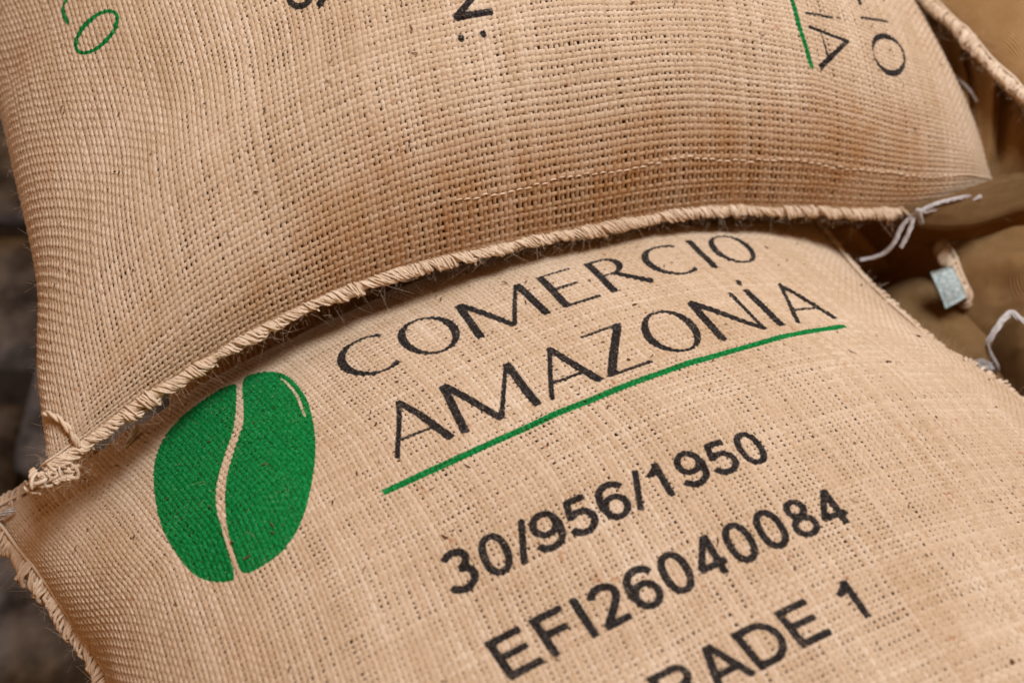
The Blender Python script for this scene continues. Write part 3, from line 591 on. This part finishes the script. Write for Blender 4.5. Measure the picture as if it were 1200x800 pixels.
# A: the sack beyond the right end, pale frayed edge
near=px([(1040,-70,.588),(1088,-2,.588),(1122,30,.588),(1163,74,.582),(1200,112,.578),(1290,190,.55)])
SA=Sack(near=near,far=px([(1200,-260,.588),(1500,-120,.588),(1700,40,.55)]),left=[at(1200,-260,.588),at(1120,-160,.588),near[0]],right=[at(1700,40,.55),at(1500,120,.55),near[-1]],H=.055,Hb=.08,seed=14,wr=.008,dents=((.35,.8,.03,.3,.5,-.012),(.6,.7,.04,.3,-.4,-.015)))
oA=back_sack(SA,'brown jute sack with pale frayed hem beside the sideways-printed sack'); sewn_edge('frayed_hem',SA.near(B),SA(.5,.5),oA,M_fibre,.0055,.008,.0014,101,slant=.5,tails=.9); hem_fuzz(SA.near(B),900,oA,102,.005,(.005,.012)); surf_fibres(SA,500,oA,5)
# E: creased sack between them
near=px([(1085,246,.47),(1172,222,.48),(1240,226,.50),(1330,240,.52)])
SE=Sack(near=near,far=px([(920,-150,.54),(1100,-110,.56),(1350,0,.57)]),left=[at(920,-150,.54),at(985,-10,.53),at(1045,95,.50),near[0]],right=[at(1350,0,.57),at(1340,120,.54),near[-1]],H=.078,Hb=.09,p=(2.0,2.6,2.6,2.2),q=(.7,.55,.55,.6),seed=15,
 wr=.008,dents=((.27,.62,.016,.5,.10,-.018),(.33,.70,.018,.45,.12,.014),(.40,.72,.02,.4,.15,-.024),(.55,.70,.04,.3,.2,-.015)))
oE=back_sack(SE,'creased brown jute sack sunk below the frayed hem of its neighbour')
string('white_tie_string',px([(1178,188,.47),(1188,196,.475),(1200,198,.48),(1215,205,.47)]),.003,oE); string('white_tie_string',px([(1180,200,.47),(1192,204,.48),(1212,196,.47)]),.003,oE)
LE=Locator(SE,250,250); string('pale_cord',on(SE,LE,[(1092,66),(1112,84),(1132,102),(1148,120)],.003),.0016,oE)
# B: tagged sack
left=px([(1082,285,.42),(1105,296,.425),(1126,335,.42),(1133,395,.38),(1160,462,.33),(1215,560,.28)])
SB=Sack(left=left,far=px([(1082,285,.42),(1130,288,.43),(1210,275,.43),(1400,240,.42)]),near=[left[-1]]+px([(1400,600,.28),(1560,560,.28)]),right=px([(1400,240,.42),(1480,350,.36),(1560,560,.28)]),H=.09,Hb=.09,p=(2.0,2.6,2.6,2.6),q=(.75,.5,.55,.55),seed=16,wr=.014,dents=((.10,.30,.05,.05,.4,-.02),(.16,.5,.03,.12,.6,-.018)))
oB=back_sack(SB,'rounded brown jute sack carrying a small pale tag on its edge')
sewn_edge('hem',np.array(px([(1104,286,.425),(1112,300,.43),(1122,318,.43),(1129,340,.425),(1130,352,.41)])),SB(.5,.5),oB,M_cord,.0065,.008,.0018,103,tails=.2)
a,b,c,d=px([(1090,319,.44),(1115,311,.445),(1132,347,.425),(1107,361,.415)]); nn=np.cross(b-a,d-a); nn/=np.linalg.norm(nn); nn*=np.sign(nn[2])*.0006
s5=np.linspace(0,1,9); X,Y=np.meshgrid(s5,s5,indexing='ij'); G=a*(1-X[...,None])*(1-Y[...,None])+b*X[...,None]*(1-Y[...,None])+c*(X*Y)[...,None]+d*((1-X)*Y)[...,None]+(np.sin(Y*2.5)*.004+np.sin(X*3)*.002)[...,None]*np.sign(nn[2])*nn/.0006
M_tag,nt,bs=new_mat('pale_tag'); N=NB(nt); tc=N.n('ShaderNodeTexCoord').outputs['UV']; mp=N.n('ShaderNodeMapping'); N.link(tc,mp.inputs[0]); mp.inputs['Scale'].default_value=(3,14,1)
N.link(N.mix(N.mapr(N.noise(1.6,2,.6,mp.outputs[0]),.46,.54,0,.75),(.52,.57,.57),(.16,.27,.25)),bs.inputs['Base Color']); bs.inputs['Roughness'].default_value=.5
V=np.vstack([(G+nn).reshape(-1,3),(G-nn).reshape(-1,3)]); F1=grid_faces(9,9); edge=[i*9 for i in range(9)]; loop=[i*9 for i in range(9)]+[72+j for j in range(1,9)]+[i*9+8 for i in range(7,-1,-1)]+[j for j in range(7,0,-1)]
F=np.vstack([F1,F1[:,::-1]+81,np.array([[loop[k],loop[(k+1)%len(loop)],loop[(k+1)%len(loop)]+81,loop[k]+81] for k in range(len(loop))])])
tg=mesh_obj('tag',V,F,M_tag,oB,uv=np.vstack([np.stack([X.ravel(),Y.ravel()],1)]*2)); tg['label']='small pale blue-grey printed tag'
# C: sack low in the gap
SC=Sack(far=px([(985,375,.34),(1040,345,.35),(1110,335,.35),(1200,340,.34)]),left=px([(985,375,.34),(1010,440,.32),(1040,560,.3)]),near=px([(1040,560,.3),(1150,560,.3),(1260,540,.3)]),right=px([(1200,340,.34),(1230,440,.32),(1260,540,.3)]),H=.07,Hb=.09,p=(2.6,2.6,3.2,2.6),seed=17)
oC=back_sack(SC,'dim brown jute sack low in the gap under the tagged sack')
# D: ear of a tied sack at the right
SD=Sack(far=px([(1150,425,.37),(1168,395,.40),(1192,368,.42),(1230,355,.42),(1330,380,.40)]),left=px([(1150,425,.37),(1165,455,.36),(1190,490,.35),(1230,560,.34)]),near=px([(1230,560,.34),(1320,600,.34),(1400,600,.34)]),right=px([(1330,380,.40),(1370,480,.38),(1400,600,.34)]),H=.05,Hb=.06,seed=18,wr=.006)
oD=back_sack(SD,'jute sack with its ear tied in a loop of white string')
string('white_tie_string',px([(1125,424,.38),(1145,430,.392),(1168,434,.395),(1157,405,.44),(1168,385,.455),(1185,366,.46),(1196,374,.46),(1215,385,.46)]),.0026,oD); string('white_tie_string',px([(1130,432,.38),(1150,424,.39),(1166,434,.393)]),.003,oD)
# ================================================================ sacks of the layers underneath, hidden from above but carrying the pile
def slab(cx,cy,wx,wy,ang,z,hh,label,seed):
    ca,sa=math.cos(ang),math.sin(ang); q=lambda x,y:np.array([cx+x*ca-y*sa,cy+x*sa+y*ca,z])
    S=Sack(far=[q(-wx,wy),q(0,wy*.97),q(wx,wy)],near=[q(-wx,-wy),q(0,-wy*.97),q(wx,-wy)],left=[q(-wx,wy),q(-wx*.97,0),q(-wx,-wy)],right=[q(wx,wy),q(wx*.97,0),q(wx,-wy)],H=hh,Hb=hh,p=(4,)*4,q=(.5,)*4,seed=seed)
    return back_sack(S,label,50,50)
an=math.radians(26)
slab(.20,-.28,.30,.38,an,.245,.085,'jute sack supporting the bean-printed sack, upper of two',201); slab(.20,-.28,.30,.38,an,.082,.08,'jute sack on the floor beneath the bean-printed sack',202)
slab(-.02,.42,.44,.285,an,.40,.07,'jute sack directly beneath the sideways-printed sack',203); slab(-.02,.42,.40,.26,an,.245,.085,'jute sack second below the sideways-printed sack',204); slab(-.02,.42,.40,.26,an,.08,.08,'jute sack on the floor beneath the sideways-printed sack',205)
slab(.80,.30,.30,.5,an,.18,.07,'jute sack on its neighbour beneath the tagged sack',206); slab(.80,.30,.30,.5,an,.065,.065,'jute sack on the floor beneath the tagged sack',207)
